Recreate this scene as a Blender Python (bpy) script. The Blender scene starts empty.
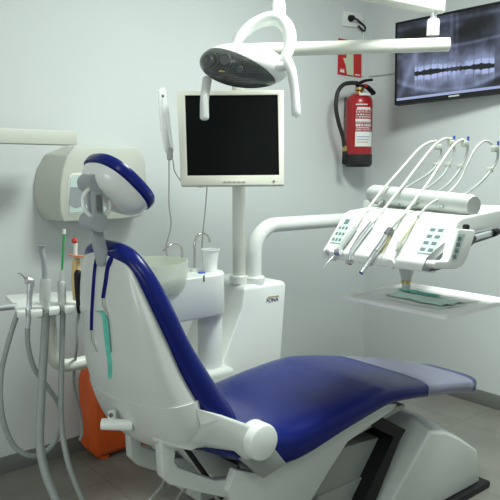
import bpy, bmesh, math, random
from mathutils import Vector, Matrix
random.seed(4)
PI=math.pi
C=bpy.context.scene.collection
# ---------------------------------------------------------------- camera calibration
F_PX=645.0; CAM_H=1.35; PITCH=math.atan(80/F_PX); YAW=math.radians(50.7)
def at(px,py,x=None,y=None,z=None,d=None):
    "point of the room on the line of sight through a photo pixel, at a measured wall distance / height / depth"
    u=(px-250)/F_PX; v=(250-py)/F_PX
    fw=math.cos(PITCH)+v*math.sin(PITCH); rz=-math.sin(PITCH)+v*math.cos(PITCH)
    r=Vector((fw*math.cos(YAW)+u*math.sin(YAW), fw*math.sin(YAW)-u*math.cos(YAW), rz))
    t = x/r.x if x is not None else y/r.y if y is not None else (z-CAM_H)/r.z if z is not None else d
    return Vector((0,0,CAM_H))+r*t
FWD=Vector((math.cos(YAW),math.sin(YAW),0)); RGT=Vector((math.sin(YAW),-math.cos(YAW),0)); UP=Vector((0,0,1))
# ---------------------------------------------------------------- materials
def mat(name,col,rough=.45,metal=0,spec=.5,coat=0,alpha=1,trans=0,emit=None,es=1,noise=None,bump=None,ior=None,sheen=0):
    m=bpy.data.materials.new(name); m.use_nodes=True; nt=m.node_tree; b=nt.nodes['Principled BSDF']
    b.inputs['Base Color'].default_value=(*col,1); b.inputs['Roughness'].default_value=rough
    b.inputs['Metallic'].default_value=metal; b.inputs['Specular IOR Level'].default_value=spec
    b.inputs['Coat Weight'].default_value=coat; b.inputs['Alpha'].default_value=alpha
    b.inputs['Transmission Weight'].default_value=trans
    if ior: b.inputs['IOR'].default_value=ior
    if emit: b.inputs['Emission Color'].default_value=(*emit,1); b.inputs['Emission Strength'].default_value=es
    if noise or bump:
        tc=nt.nodes.new('ShaderNodeTexCoord'); n=nt.nodes.new('ShaderNodeTexNoise'); n.inputs['Scale'].default_value=(noise or bump)[0]
        n.inputs['Detail'].default_value=5
        nt.links.new(tc.outputs['Object'],n.inputs['Vector'])
        if noise:
            r=nt.nodes.new('ShaderNodeValToRGB'); a=noise[1]
            r.color_ramp.elements[0].position=.3; r.color_ramp.elements[1].position=.7
            r.color_ramp.elements[0].color=(*[c*(1-a) for c in col],1); r.color_ramp.elements[1].color=(*[min(1,c*(1+a)) for c in col],1)
            nt.links.new(n.outputs['Fac'],r.inputs['Fac']); nt.links.new(r.outputs['Color'],b.inputs['Base Color'])
        if bump:
            bp=nt.nodes.new('ShaderNodeBump'); bp.inputs['Strength'].default_value=bump[1]; bp.inputs['Distance'].default_value=.002
            nt.links.new(n.outputs['Fac'],bp.inputs['Height']); nt.links.new(bp.outputs['Normal'],b.inputs['Normal'])
    return m
M={}
M['wall']=mat('painted_plaster',(.655,.69,.69),.55,spec=.3,bump=(60,.08),noise=(1.5,.015))
M['ceil']=mat('ceiling_paint',(.80,.82,.80),.8)
M['white']=mat('gloss_white_plastic',(.80,.835,.80),.28,coat=.2,noise=(3,.01))
M['shell']=mat('white_shell_plastic',(.62,.65,.62),.33,coat=.3,noise=(2,.015))
M['offwhite']=mat('warm_white_plastic',(.74,.76,.68),.4,noise=(4,.01))
M['cream']=mat('cream_bezel',(.72,.72,.62),.45,noise=(5,.01))
M['housing']=mat('housing_plastic',(.58,.60,.53),.45,noise=(4,.015))
M['ltgrey']=mat('light_grey_plastic',(.52,.55,.53),.4,noise=(5,.02))
M['grey']=mat('grey_joint_plastic',(.33,.36,.38),.4,noise=(8,.03))
M['dgrey']=mat('dark_grey_plastic',(.12,.13,.13),.45,noise=(8,.05))
M['panelgrey']=mat('grey_cover_plate',(.30,.315,.305),.5,noise=(9,.04))
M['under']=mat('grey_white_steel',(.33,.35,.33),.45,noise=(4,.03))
M['blue']=mat('navy_vinyl',(.006,.012,.14),.25,spec=.22,coat=.0,noise=(5,.10),bump=(120,.06))
M['black']=mat('black_plastic',(.010,.010,.012),.5,spec=.25,noise=(9,.1))
M['rubber']=mat('black_rubber',(.015,.015,.015),.6,noise=(9,.1))
M['screen']=mat('dark_lcd_screen',(.002,.003,.003),.6,spec=.08,noise=(3,.1))
M['chrome']=mat('brushed_chrome',(.62,.60,.56),.2,metal=1,noise=(20,.05))
M['steel']=mat('satin_steel',(.74,.76,.78),.36,metal=1,noise=(20,.05))
M['brass']=mat('brass_fitting',(.55,.42,.16),.3,metal=1,noise=(20,.05))
M['red']=mat('extinguisher_red',(.36,.008,.012),.32,coat=.15,noise=(6,.05))
M['signred']=mat('sign_red',(.55,.02,.02),.5,noise=(6,.03))
M['paper']=mat('white_paper',(.78,.80,.78),.7,noise=(9,.02))
M['ivory']=mat('luminous_ivory',(.62,.68,.50),.6,noise=(9,.02))
M['orange']=mat('orange_case_plastic',(.70,.105,.012),.42,noise=(8,.06),bump=(150,.1))
M['hose']=mat('grey_hose_rubber',(.32,.345,.33),.45,noise=(30,.05),bump=(200,.3))
M['hosew']=mat('pale_hose_silicone',(.52,.55,.48),.4,noise=(30,.04))
M['cable']=mat('pale_cable',(.48,.50,.46),.5,noise=(30,.03))
M['green']=mat('green_tip_plastic',(.02,.36,.08),.35,noise=(20,.05))
M['redtip']=mat('red_tip_plastic',(.50,.03,.02),.4,noise=(20,.05))
M['amber']=mat('amber_shield',(.62,.20,.07),.3,alpha=.95,noise=(20,.05))
M['amberlt']=mat('pale_amber_plastic',(.66,.48,.22),.35,noise=(20,.05))
M['teal']=mat('teal_paper_bib',(.14,.56,.46),.6,noise=(40,.12))
M['tealpale']=mat('pale_teal_paper',(.62,.80,.73),.7,noise=(40,.08))
M['keypad']=mat('pale_keypad_foil',(.60,.72,.68),.35,noise=(12,.03))
M['key']=mat('grey_key',(.16,.22,.22),.4,noise=(12,.05))
M['bluemark']=mat('blue_button',(.03,.08,.45),.4,noise=(12,.05))
M['gold']=mat('gold_print',(.55,.42,.12),.5,noise=(12,.05))
M['ink']=mat('dark_print',(.03,.035,.06),.5,noise=(12,.05))
M['pink']=mat('label_white_print',(.75,.72,.72),.6,noise=(30,.03))
M['skirt']=mat('grey_tile_skirting',(.17,.175,.165),.45,noise=(8,.08))
M['film']=mat('clear_plastic_film',(.60,.61,.70),.22,alpha=.38,bump=(25,.6))
M['sleeve']=mat('clear_plastic_sleeve',(.85,.88,.88),.2,alpha=.35,bump=(40,.8))
M['paleyel']=mat('pale_yellow_tube',(.62,.60,.42),.4,noise=(20,.05))
M['tray']=mat('bright_white_tray',(.90,.90,.89),.5,noise=(9,.01))
M['cup']=mat('white_thin_plastic',(.86,.88,.86),.35,noise=(9,.01))
def glassm():
    m=bpy.data.materials.new('pale_green_glass'); m.use_nodes=True; nt=m.node_tree; b=nt.nodes['Principled BSDF']
    b.inputs['Base Color'].default_value=(.88,.94,.80,1); b.inputs['Roughness'].default_value=.12; b.inputs['Alpha'].default_value=.62
    n=nt.nodes.new('ShaderNodeTexNoise'); n.inputs['Scale'].default_value=6
    r=nt.nodes.new('ShaderNodeMapRange'); r.inputs['To Min'].default_value=.10; r.inputs['To Max'].default_value=.16
    nt.links.new(n.outputs['Fac'],r.inputs['Value']); nt.links.new(r.outputs['Result'],b.inputs['Roughness'])
    return m
M['glass']=glassm()
def floorm():
    m=bpy.data.materials.new('grey_floor_tile'); m.use_nodes=True; nt=m.node_tree; b=nt.nodes['Principled BSDF']; L=nt.links.new
    tc=nt.nodes.new('ShaderNodeTexCoord')
    br=nt.nodes.new('ShaderNodeTexBrick'); br.offset=0; br.inputs['Scale'].default_value=1; br.inputs['Brick Width'].default_value=.6; br.inputs['Row Height'].default_value=.6
    br.inputs['Mortar Size'].default_value=.003; br.inputs['Color1'].default_value=(1,1,1,1); br.inputs['Color2'].default_value=(.96,.96,.96,1); br.inputs['Mortar'].default_value=(.72,.72,.72,1)
    n=nt.nodes.new('ShaderNodeTexNoise'); n.inputs['Scale'].default_value=7; n.inputs['Detail'].default_value=8
    r=nt.nodes.new('ShaderNodeValToRGB'); r.color_ramp.elements[0].position=.3; r.color_ramp.elements[1].position=.75
    r.color_ramp.elements[0].color=(.19,.185,.165,1); r.color_ramp.elements[1].color=(.25,.243,.215,1)
    mx=nt.nodes.new('ShaderNodeMixRGB'); mx.blend_type='MULTIPLY'; mx.inputs['Fac'].default_value=1
    L(tc.outputs['Object'],br.inputs['Vector']); L(tc.outputs['Object'],n.inputs['Vector']); L(n.outputs['Fac'],r.inputs['Fac'])
    L(r.outputs['Color'],mx.inputs['Color1']); L(br.outputs['Color'],mx.inputs['Color2']); L(mx.outputs['Color'],b.inputs['Base Color'])
    b.inputs['Roughness'].default_value=.38
    return m
M['floor']=floorm()
def ledm():
    m=bpy.data.materials.new('honeycomb_lens'); m.use_nodes=True; nt=m.node_tree; b=nt.nodes['Principled BSDF']; L=nt.links.new
    tc=nt.nodes.new('ShaderNodeTexCoord'); v=nt.nodes.new('ShaderNodeTexVoronoi'); v.inputs['Scale'].default_value=170; v.inputs['Randomness'].default_value=.15
    r=nt.nodes.new('ShaderNodeValToRGB'); r.color_ramp.elements[0].position=.2; r.color_ramp.elements[1].position=.7
    r.color_ramp.elements[0].color=(.02,.025,.025,1); r.color_ramp.elements[1].color=(.14,.15,.14,1)
    L(tc.outputs['Object'],v.inputs['Vector']); L(v.outputs['Distance'],r.inputs['Fac']); L(r.outputs['Color'],b.inputs['Base Color'])
    b.inputs['Roughness'].default_value=.25
    return m
M['lens']=ledm()
# ---------------------------------------------------------------- mesh builder
def catmull(pts,k):
    if k<=1 or len(pts)<3: return [Vector(p) for p in pts]
    P=[Vector(p) for p in pts]; Q=[P[0]*2-P[1]]+P+[P[-1]*2-P[-2]]; out=[]
    for i in range(1,len(Q)-2):
        a,b,c,d=Q[i-1:i+3]
        for j in range(k):
            t=j/k; out.append(.5*((2*b)+(c-a)*t+(2*a-5*b+4*c-d)*t*t+(3*b-a-3*c+d)*t**3))
    out.append(P[-1]); return out
class MB:
    def __init__(s): s.v=[]; s.f=[]; s.m=[]
    def add(s,vs,fs,mi=0):
        o=len(s.v); s.v+= [Vector(v) for v in vs]; s.f+=[tuple(i+o for i in f) for f in fs]; s.m+=[mi]*len(fs); return s
    def box(s,x0,x1,y0,y1,z0,z1,mi=0):
        return s.add([(x,y,z) for z in (z0,z1) for y in (y0,y1) for x in (x0,x1)],[(0,2,3,1),(4,5,7,6),(0,1,5,4),(2,6,7,3),(0,4,6,2),(1,3,7,5)],mi)
    def obox(s,c,ax,ay,az,hx,hy,hz,mi=0):
        c=Vector(c); ax=Vector(ax).normalized(); ay=Vector(ay).normalized(); az=Vector(az).normalized()
        return s.add([c+ax*x*hx+ay*y*hy+az*z*hz for z in (-1,1) for y in (-1,1) for x in (-1,1)],[(0,2,3,1),(4,5,7,6),(0,1,5,4),(2,6,7,3),(0,4,6,2),(1,3,7,5)],mi)
    def loft(s,rings,cap=True,closed=False,mi=0):
        n=len(rings[0]); vs=[p for r in rings for p in r]; fs=[]; R=len(rings)
        for i in range(R if closed else R-1):
            j=(i+1)%R
            for k in range(n):
                k2=(k+1)%n; fs.append((i*n+k,i*n+k2,j*n+k2,j*n+k))
        if cap and not closed: fs.append(tuple(range(n-1,-1,-1))); fs.append(tuple((R-1)*n+k for k in range(n)))
        return s.add(vs,fs,mi)
    def prism(s,poly,ext,mi=0):
        ext=Vector(ext); return s.loft([[Vector(p) for p in poly],[Vector(p)+ext for p in poly]],mi=mi)
    def tube(s,pts,r,n=12,k=1,cap=True,mi=0,flat=None):
        P=catmull(pts,k); R=[]
        rr=r if isinstance(r,(list,tuple)) else None
        if rr and len(rr)!=len(P):
            m=len(rr)-1; rr=[rr[min(m,int(i/(len(P)-1)*m))]*(1-((i/(len(P)-1)*m)%1 if i<len(P)-1 else 0))+rr[min(m,int(i/(len(P)-1)*m)+1)]*((i/(len(P)-1)*m)%1 if i<len(P)-1 else 0) if i<len(P)-1 else rr[-1] for i in range(len(P))]
        t=(P[1]-P[0]).normalized(); a=Vector((0,0,1)) if abs(t.z)<.9 else Vector((1,0,0)); u=(a-t*a.dot(t)).normalized()
        for i,p in enumerate(P):
            t=(P[min(i+1,len(P)-1)]-P[max(i-1,0)]).normalized(); u=(u-t*u.dot(t)).normalized(); w=t.cross(u); q=rr[i] if rr else r
            fx=flat or 1
            R.append([p+(u*math.cos(2*PI*j/n)+w*math.sin(2*PI*j/n)*fx)*q for j in range(n)])
        return s.loft(R,cap,mi=mi)
    def lathe(s,c,axis,prof,n=32,cap=True,mi=0,sx=1):
        c=Vector(c); t=Vector(axis).normalized(); a=Vector((0,0,1)) if abs(t.z)<.9 else Vector((1,0,0)); u=(a-t*a.dot(t)).normalized(); w=t.cross(u)
        return s.loft([[c+t*h+(u*math.cos(2*PI*j/n)+w*math.sin(2*PI*j/n)*sx)*max(r,1e-4) for j in range(n)] for r,h in prof],cap,mi=mi)
    def strip(s,pts,wv,w,th,k=1):
        P=catmull(pts,k); wv=Vector(wv).normalized(); R=[]
        for i,p in enumerate(P):
            t=(P[min(i+1,len(P)-1)]-P[max(i-1,0)]).normalized(); nn=t.cross(wv).normalized()
            R.append([p+wv*w/2+nn*th/2,p-wv*w/2+nn*th/2,p-wv*w/2-nn*th/2,p+wv*w/2-nn*th/2])
        return s.loft(R)
def build(name,mb,mats,parent=None,bevel=0,seg=2,ang=.6,sub=0,label=None):
    if isinstance(mats,str): mats=[mats]
    off=Vector(parent.matrix_world_loc) if False else wloc(parent)
    bm=bmesh.new(); vs=[bm.verts.new(v) for v in mb.v]
    for f,mi in zip(mb.f,mb.m):
        try: fc=bm.faces.new([vs[i] for i in f]); fc.material_index=mi
        except ValueError: pass
    bmesh.ops.recalc_face_normals(bm,faces=bm.faces)
    if bevel:
        es=[e for e in bm.edges if len(e.link_faces)==2 and e.calc_face_angle()>ang]
        bmesh.ops.bevel(bm,geom=es,offset=bevel,segments=seg,profile=.5,affect='EDGES',clamp_overlap=True)
    if sub: bmesh.ops.subdivide_edges(bm,edges=bm.edges,cuts=sub)
    for f in bm.faces: f.smooth=True
    for e in bm.edges:
        if len(e.link_faces)==2 and e.calc_face_angle()>.62: e.smooth=False
    if parent is None:
        cx=sum((v.co for v in bm.verts),Vector())/len(bm.verts); zl=min(v.co.z for v in bm.verts); off=Vector((cx.x,cx.y,zl))
    for v in bm.verts: v.co-=off
    me=bpy.data.meshes.new(name); bm.to_mesh(me); bm.free()
    for m in mats: me.materials.append(M[m])
    o=bpy.data.objects.new(name,me); C.objects.link(o)
    if parent is None: o.location=off
    else: o.parent=parent
    if label: o['label']=label
    return o
from mathutils.bvhtree import BVHTree
def bvh(*mbs):
    v=[];f=[]
    for m in mbs:
        o=len(v); v+=m.v; f+=[tuple(i+o for i in q) for q in m.f]
    return BVHTree.FromPolygons(v,f)
def surf(tree,px,py,off=.003):
    "point of a surface seen at a photo pixel, lifted off it by off"
    o=Vector((0,0,CAM_H)); r=(at(px,py,d=1)-o).normalized(); h=tree.ray_cast(o,r)
    return None if h[0] is None else h[0]-r*off
def wloc(o):
    v=Vector((0,0,0))
    while o is not None: v+=Vector(o.location); o=o.parent
    return v
def thing(name,label,cat,loc,group=None):
    o=bpy.data.objects.new(name,None); C.objects.link(o); o.location=loc; o.empty_display_size=.05
    o['label']=label; o['category']=cat
    if group:o['group']=group
    return o
def tag(o,label,cat,group=None,kind=None):
    o['label']=label; o['category']=cat
    if group:o['group']=group
    if kind:o['kind']=kind
    return o
def struct(name,mb,m,bevel=0):
    o=build(name,mb,m,None,bevel); o['kind']='structure'; return o
def text_part(txt,size,mtx,name,m,parent,extr=.0006):
    cu=bpy.data.curves.new(name,'FONT'); cu.body=txt; cu.size=size; cu.extrude=extr; cu.align_x='CENTER'; cu.align_y='CENTER'
    to=bpy.data.objects.new('tmp',cu); C.objects.link(to)
    dg=bpy.context.evaluated_depsgraph_get(); me=bpy.data.meshes.new_from_object(to.evaluated_get(dg)); bpy.data.objects.remove(to)
    me.transform(mtx); me.transform(Matrix.Translation(-wloc(parent))); me.materials.clear(); me.materials.append(M[m])
    o=bpy.data.objects.new(name,me); C.objects.link(o); o.parent=parent; return o
def basis(o,x,y,z):
    return Matrix(((x[0],y[0],z[0],o[0]),(x[1],y[1],z[1],o[1]),(x[2],y[2],z[2],o[2]),(0,0,0,1)))
X=Vector((1,0,0)); Y=Vector((0,1,0)); Z=Vector((0,0,1))
def sell(th,e):
    c,s_=math.cos(th),math.sin(th)
    return math.copysign(abs(c)**(2/e),c), math.copysign(abs(s_)**(2/e),s_)
# ---------------------------------------------------------------- the room
WX,WY,CH=3.323,2.834,2.75
X0,Y0=-2.2,-1.6
struct('floor',MB().box(X0,WX+.1,Y0,WY+.1,-.08,0),'floor')
struct('ceiling',MB().box(X0,WX+.1,Y0,WY+.1,CH,CH+.1),'ceil')
struct('wall_back',MB().box(X0,WX+.1,WY,WY+.1,0,CH),'wall')
struct('wall_right',MB().box(WX,WX+.1,Y0,WY,0,CH),'wall')
struct('wall_left',MB().box(X0-.1,X0,Y0,WY+.1,0,CH),'wall')
struct('wall_front',MB().box(X0-.1,WX+.1,Y0-.1,Y0,0,CH),'wall')
struct('baseboard_back',MB().box(X0,WX,WY-.012,WY,0,.075),'skirt',.002)
struct('baseboard_right',MB().box(WX-.012,WX,Y0,WY-.012,0,.085),'skirt',.002)
# ---------------------------------------------------------------- dental chair
chair=thing('dental_chair','reclined navy blue dental chair with white shell, filling the lower half','dental chair',(1.8,1.62,0))
CY=1.62
def spline(st,k):
    V=[Vector(list(s)+[0]*(0)) if False else list(s) for s in st]; n=len(V); out=[]
    for i in range(n-1):
        a=V[max(i-1,0)];b=V[i];c=V[i+1];d=V[min(i+2,n-1)]
        for j in range(k):
            t=j/k; out.append([.5*((2*b[q])+(c[q]-a[q])*t+(2*a[q]-5*b[q]+4*c[q]-d[q])*t*t+(3*b[q]-a[q]-3*c[q]+d[q])*t**3) for q in range(len(b))])
    out.append(V[-1]); return out
def cushion(st,k=5,n=40,e=4,outset=0,cap=True,rng=None):
    "st: (x,z,ycentre,half width,half thickness) along the profile"
    S=spline(st,k); R=[]
    if rng: S=[s for s in S if rng[0]<=s[0]<=rng[1]]
    for i,s in enumerate(S):
        a=S[max(i-1,0)]; b=S[min(i+1,len(S)-1)]; t=Vector((b[0]-a[0],0,b[1]-a[1])).normalized(); nn=Vector((-t.z,0,t.x))
        ring=[]
        for j in range(n):
            cx,cy=sell(2*PI*j/n,e); ring.append(Vector((s[0],s[2],s[1]))+Y*cx*(s[3]+outset)+nn*cy*(s[4]+outset))
        R.append(ring)
    return MB().loft(R,cap)
# seat + legs: (x, ztop, zbot, yc, hw)
SP=[(.90,.672,.655,1.62,.14),(.915,.688,.635,1.62,.20),(.95,.685,.60,1.62,.235),(1.06,.645,.53,1.62,.255),(1.18,.60,.475,1.62,.265),(1.30,.582,.447,1.62,.268),(1.5,.601,.487,1.62,.270),(1.66,.611,.518,1.62,.270),(1.76,.606,.530,1.62,.268),(1.92,.580,.510,1.62,.260),(2.2,.526,.458,1.61,.214),(2.36,.488,.418,1.60,.180),(2.435,.472,.400,1.60,.152),(2.465,.463,.404,1.60,.13),(2.477,.45,.417,1.60,.10)]
ST=[(x,(a+b)/2,yc,hw,(a-b)/2) for x,a,b,yc,hw in SP]
build('seat_cushion',cushion(ST),'blue',chair)
film=build('protective_film',cushion(ST,outset=.0025,cap=False,rng=(1.93,2.365)),'film',None)
tag(film,'clear wrinkled plastic film wrapped over foot end of blue chair','plastic cover')
# backrest cushion, profile along spine from top to bottom (x,z)
CYB=1.595
BP=[(.795,1.150,.05,.008),(.800,1.146,.09,.022),(.812,1.125,.135,.032),(.836,1.07,.175,.037),(.866,.99,.202,.042),(.907,.89,.214,.047),(.957,.79,.220,.057),(1.01,.70,.225,.062),(1.055,.645,.225,.052),(1.075,.62,.215,.03),(1.08,.612,.19,.012)]
build('backrest_cushion',cushion([(x,z,CYB,w,t) for x,z,w,t in BP],k=5,e=3.0),'blue',chair)
# white rear shell : rings at constant height (z, x_back, x_front, half width)
def shell(levels,k=6,n=64,out=0):
    S=spline(levels,k); R=[]
    for z,xb,xf,w in S:
        ring=[]; xm=xf-(xf-xb)*.45
        for j in range(n):
            th=2*PI*j/n; cx,cy=sell(th,3.5 if math.cos(th)>0 else 2.0)
            ring.append(Vector((xm+(cx*(xf-xm) if cx>0 else cx*(xm-xb))+out*cx,CYB-.003+cy*(w+out),z)))
        R.append(ring)
    return MB().loft(R)
SH=[(1.131,.783,.800,.03),(1.128,.781,.803,.05),(1.12,.777,.806,.09),(1.10,.774,.815,.13),(1.05,.768,.832,.158),(.98,.765,.858,.184),(.90,.764,.895,.200),(.81,.768,.935,.211),(.735,.782,.98,.217)]
shmb=shell(SH)
build('back_shell',shmb,'shell',chair)
SL=[(.735,.782,.985,.217),(.70,.793,.99,.217),(.66,.808,1.0,.214),(.62,.830,1.0,.204),(.595,.855,.99,.18),(.585,.888,.96,.14)]
camb=shell(SL,out=.004)
carrier=build('back_carrier',camb,'shell',chair)
shtree=bvh(shmb,camb)
ap=[(178,404),(198,409),(222,415),(250,425),(262,432),(262,458),(246,461),(234,451),(206,447),(190,449),(165,448),(150,440),(160,415)]
def arm(dy): return [at(px,py,y=1.345+max(0,(240-px))*.0004+max(0,(192-px))*.0015+dy) for px,py in ap]
build('hinge_arm',MB().loft([arm(0),arm(.06)]),'shell',chair,.012,3)
hc=at(264,443,y=1.32)
build('hinge_cap',MB().lathe(hc+Y*.055,-Y,[(.0,0),(.051,0),(.053,.003),(.053,.05),(.050,.056),(.044,.059),(0,.06)]),'white',chair)
q=[at(px,py,y=1.35) for px,py in [(250,452),(268,440),(287,464),(264,479),(243,461)]]
build('hinge_plate',MB().prism(q,(0,.03,0)),'panelgrey',chair,.004,label='grey plate behind the round hinge cap')
# under-seat side frames
sp=[at(px,py,y=1.40) for px,py in [(262,474),(288,463),(330,436),(360,418),(385,404),(398,404),(392,411),(348,442),(330,470),(312,500),(300,524),(240,524),(228,492),(236,470)]]
for dy in (0,.41):
    build('seat_frame',MB().prism([p+Y*dy for p in sp],(0,.03,0)),'shell',chair,.005)
pn=[at(px,py,y=1.45) for px,py in [(262,476),(330,444),(385,410),(405,404),(405,408),(350,440),(300,480),(262,486)]]
build('seat_pan',MB().prism(pn,(0,.34,0)),'under',chair,.004)
# lift links between base and seat
for (a,b,c,d),yy in ((((300,505),(338,449),(398,432),(392,462)),1.50),(((290,540),(318,497),(388,466),(378,492)),1.49)):
    poly=[at(*p,y=yy) for p in (a,b,c,d)]
    build('lift_link',MB().prism(poly,(0,.24,0)),'under',chair,.004)
build('shade_wedge',MB().prism([at(px,py,y=1.44) for px,py in [(376,414),(406,430),(400,440),(374,505),(362,505),(394,437),(372,426)]],(0,.34,0)),'black',chair)  # black prism standing in for the shade between lift link and pedestal
# pedestal cover
def ped(yy,dz,ins):
    pts=[at(px,py,y=1.40) for px,py in [(431,432),(446,433),(460,439),(478,451),(480,484),(398,517)]]
    for p in pts: 
        if p.z<.06: p.z=.028
    pts[-1]=Vector((1.70,0,.028))
    out=[]
    for p in pts: out.append(Vector((p.x-ins*.4 if p.x>2.3 else p.x,yy,p.z+(dz if p.z>.06 else 0))))
    return out
build('pedestal_cover',MB().loft([ped(1.40,0,0),ped(1.50,.035,0),ped(1.62,.045,0),ped(1.74,.035,0),ped(1.84,0,0)]),'shell',chair,.01,3)
build('base_plate',MB().box(1.25,2.46,1.375,1.865,0,.028),'black',chair,.008)
lc=MB().prism([Vector((1.30,1.50,.028)),Vector((1.82,1.50,.028)),Vector((1.95,1.50,.20)),Vector((1.80,1.50,.20)),Vector((1.32,1.50,.12))],(0,.24,0))
build('lift_housing',lc,'black',chair,.004)
# bracket and brace parts below the hinge
inner=[at(px,py,y=1.56) for px,py in [(178,446),(212,452),(262,478),(300,520),(250,535),(215,480)]]
build('recline_bracket',MB().prism(inner,(0,.12,0)),'shell',chair,.006)
build('recline_ram',MB().tube([at(186,448,y=1.50),at(222,498,y=1.50)],.008,10),'rubber',chair)
build('recline_ram',MB().tube([at(238,468,y=1.46),at(250,505,y=1.46)],.006,10),'rubber',chair)
# folded down armrests (L shaped white bars)
def armrest(pts,yy,w=.035):
    poly=[at(px,py,y=yy) for px,py in pts]
    build('armrest',MB().prism(poly,(0,w,0)),'shell',chair,.006,3)
armrest([(160,436),(178,436),(175,462),(179,468),(216,481),(246,478),(248,484),(238,494),(224,498),(205,494),(170,485),(163,478)],1.42)
armrest([(129,424),(141,430),(142,446),(176,458),(196,458),(198,478),(178,478),(139,466),(131,459)],1.74)
# handle at rear lower left of shell
hb=MB().tube([at(101,424,y=1.55),at(133,425,y=1.50)],.0155,20)
ho=build('release_handle',hb,'white',chair,.003)
build('pivot_boss',MB().tube([at(112,427,y=1.54),at(112,411,y=1.54)],[.014,.010],16),'white',ho)
build('screw',MB().lathe(at(111,415,y=1.526),-Y-X*.8,[(0,0),(.006,0),(.006,.004),(0,.004)],12),'dgrey',ho)
# headrest
hx,hz=.845,1.305
t=Vector((.64,0,-.60)).normalized(); nn=Vector((.60,0,.64)).normalized(); hc0=at(115.5,187,y=1.60)
head=build('headrest',MB().add([],[]).lathe((0,0,0),Z,[(.001,0),(.002,.001)],3),'white',chair) if False else None
def pad(L,W,prof,e=2.6,n=56):
    R=[]
    for sc,h in prof:
        R.append([hc0+t*L*sc*sell(2*PI*j/n,e)[0]+Y*W*sc*sell(2*PI*j/n,e)[1]+nn*h for j in range(n)])
    return MB().loft(R)
hs=build('headrest',pad(.096,.100,[(.30,-.048),(.60,-.045),(.82,-.034),(.94,-.018),(.985,0),(.99,.006)]),'white',chair,label='white back shell of the headrest')
build('headrest_cushion',pad(.102,.106,[(.93,.001),(.99,.006),(1.0,.016),(.99,.026),(.95,.033),(.8,.036),(.4,.034),(.1,.033)]),'blue',hs)
# headrest linkage
j1=at(92,183,y=1.60); j2=at(94,222,y=1.58)
bk=MB()
for j,r in ((j1,.0255),(j2,.0265)):
    bk.lathe(j+Y*.04,-Y,[(0,0),(r*.96,0),(r,.004),(r,.07),(r*.93,.077),(0,.077)],28)
build('headrest_joint',bk,'grey',chair)
lk=MB(); dv=(j2-j1); ax=dv.normalized(); sd=ax.cross(Y).normalized()
lk.obox((j1+j2)/2-Y*.012,ax,sd,Y,dv.length/2,.016,.02)
build('headrest_link',lk,'grey',chair,.006)
build('link_slot',MB().obox((j1+j2)/2-Y*.036,ax,sd,Y,.022,.007,.004),'dgrey',chair,.003)
b2=surf(shtree,103.5,264,.004) or at(104,262,y=1.6)
ax2=(b2-j2).normalized()
build('headrest_post',MB().obox((b2+j2)/2,ax2,ax2.cross(Y),Y,(b2-j2).length/2+.004,.017,.012),'grey',chair,.006)
rg=MB(); 
for s0 in (1,-1):
    pts=[(j1+j2)/2-Y*.02+sd*.038*math.sin(a)*s0+ax*.040*math.cos(a) for a in [PI*.14+PI*.72*i/12 for i in range(13)]]
    rg.tube(pts,.0055,10)
build('release_lever',rg,'white',chair,label='pair of white curved release levers beside the link')
build('headrest_mount',MB().obox(j1+X*.035-Z*.004,nn,t,Y,.03,.02,.025),'dgrey',chair,.006)
# ---------------------------------------------------------------- bib chain and teal bib
bib=thing('bib_chain','navy blue bib cord with metal clips hanging down the chair back','bib chain',(.72,1.62,.9))
def on(pts,off=.004):
    out=[]
    for px,py in pts:
        q=surf(shtree,px,py,off)
        if q is None: q=at(px,py,y=out[-1].y if out else 1.66)
        out.append(q)
    return out
c1=MB().strip([at(110,252,y=1.62)]+on([(99,257),(96,264),(94,285),(92.5,310),(92,330)]),RGT,.012,.004,5)
c2=MB().strip([at(118,251,y=1.58)]+on([(111,259),(108,268),(106,282),(103.5,298)]),RGT,.013,.004,5)
build('cord',c1,'blue',bib); build('cord',c2,'blue',bib)
for (a,b) in (((92,330),(93,345)),((103.5,298),(104,309))):
    p0,p1,p2,p3=on([a,((a[0]+b[0])/2,(a[1]+b[1])/2),(b[0]+1,b[1]),(b[0]+4,b[1]+7)],.006)
    build('clip',MB().tube([p0,p1,p2],[.004,.0055,.003],8,3).tube([p2,p3],.002,6),'chrome',bib)
tb=MB().strip(on([(98,311),(104,313),(106,325),(108,345),(110.5,362),(111,378)],.005),RGT+FWD*.4,.016,.003,5)
tb.strip(on([(99,311),(106,318),(108,335),(109.5,352)],.009),RGT*.6-FWD,.012,.002,4)
tag(build('paper_bib',tb,'teal',None),'narrow teal crumpled paper bib hanging from the metal clip','paper bib')
# ---------------------------------------------------------------- dental unit
UY=2.05
unit=thing('dental_unit','white floor-standing dental unit with spittoon, two poles and pipe arms','dental unit',(1.75,2.2,0))
tl=at(247,289,y=UY);tr=at(286,285,y=UY);z1=tl.z
def ub(x0,x1,yf,z,r=.02): return [Vector((x0,yf,z)),Vector((x1,yf,z)),Vector((x1,yf+.30,z)),Vector((x0,yf+.30,z))]
R=[ub(tl.x-.0,tr.x-.015,UY+.01,z1+.012),ub(tl.x-.012,tr.x,UY,z1),ub(tl.x-.025,tr.x-.005,UY,z1-.08),ub(tl.x-.085,tr.x-.015,UY,z1-.2),ub(tl.x-.19,tr.x-.035,UY,z1-.42),ub(tl.x-.25,tr.x-.05,UY,.0)]
build('unit_body',MB().loft(R),'white',unit,.016,4,ang=.5)
mtx=basis(at(272.5,300,y=UY-.0015),X,Z,-Y)
text_part('FONA',.025,mtx,'logo','ink',unit)
build('logo_swoosh',MB().prism([at(px,py,y=UY-.001) for px,py in [(267.5,296.6),(278.5,295.2),(279.2,296.6),(277,296.0),(268.5,297.3)]],(0,-.001,0)),'gold',unit)
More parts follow.
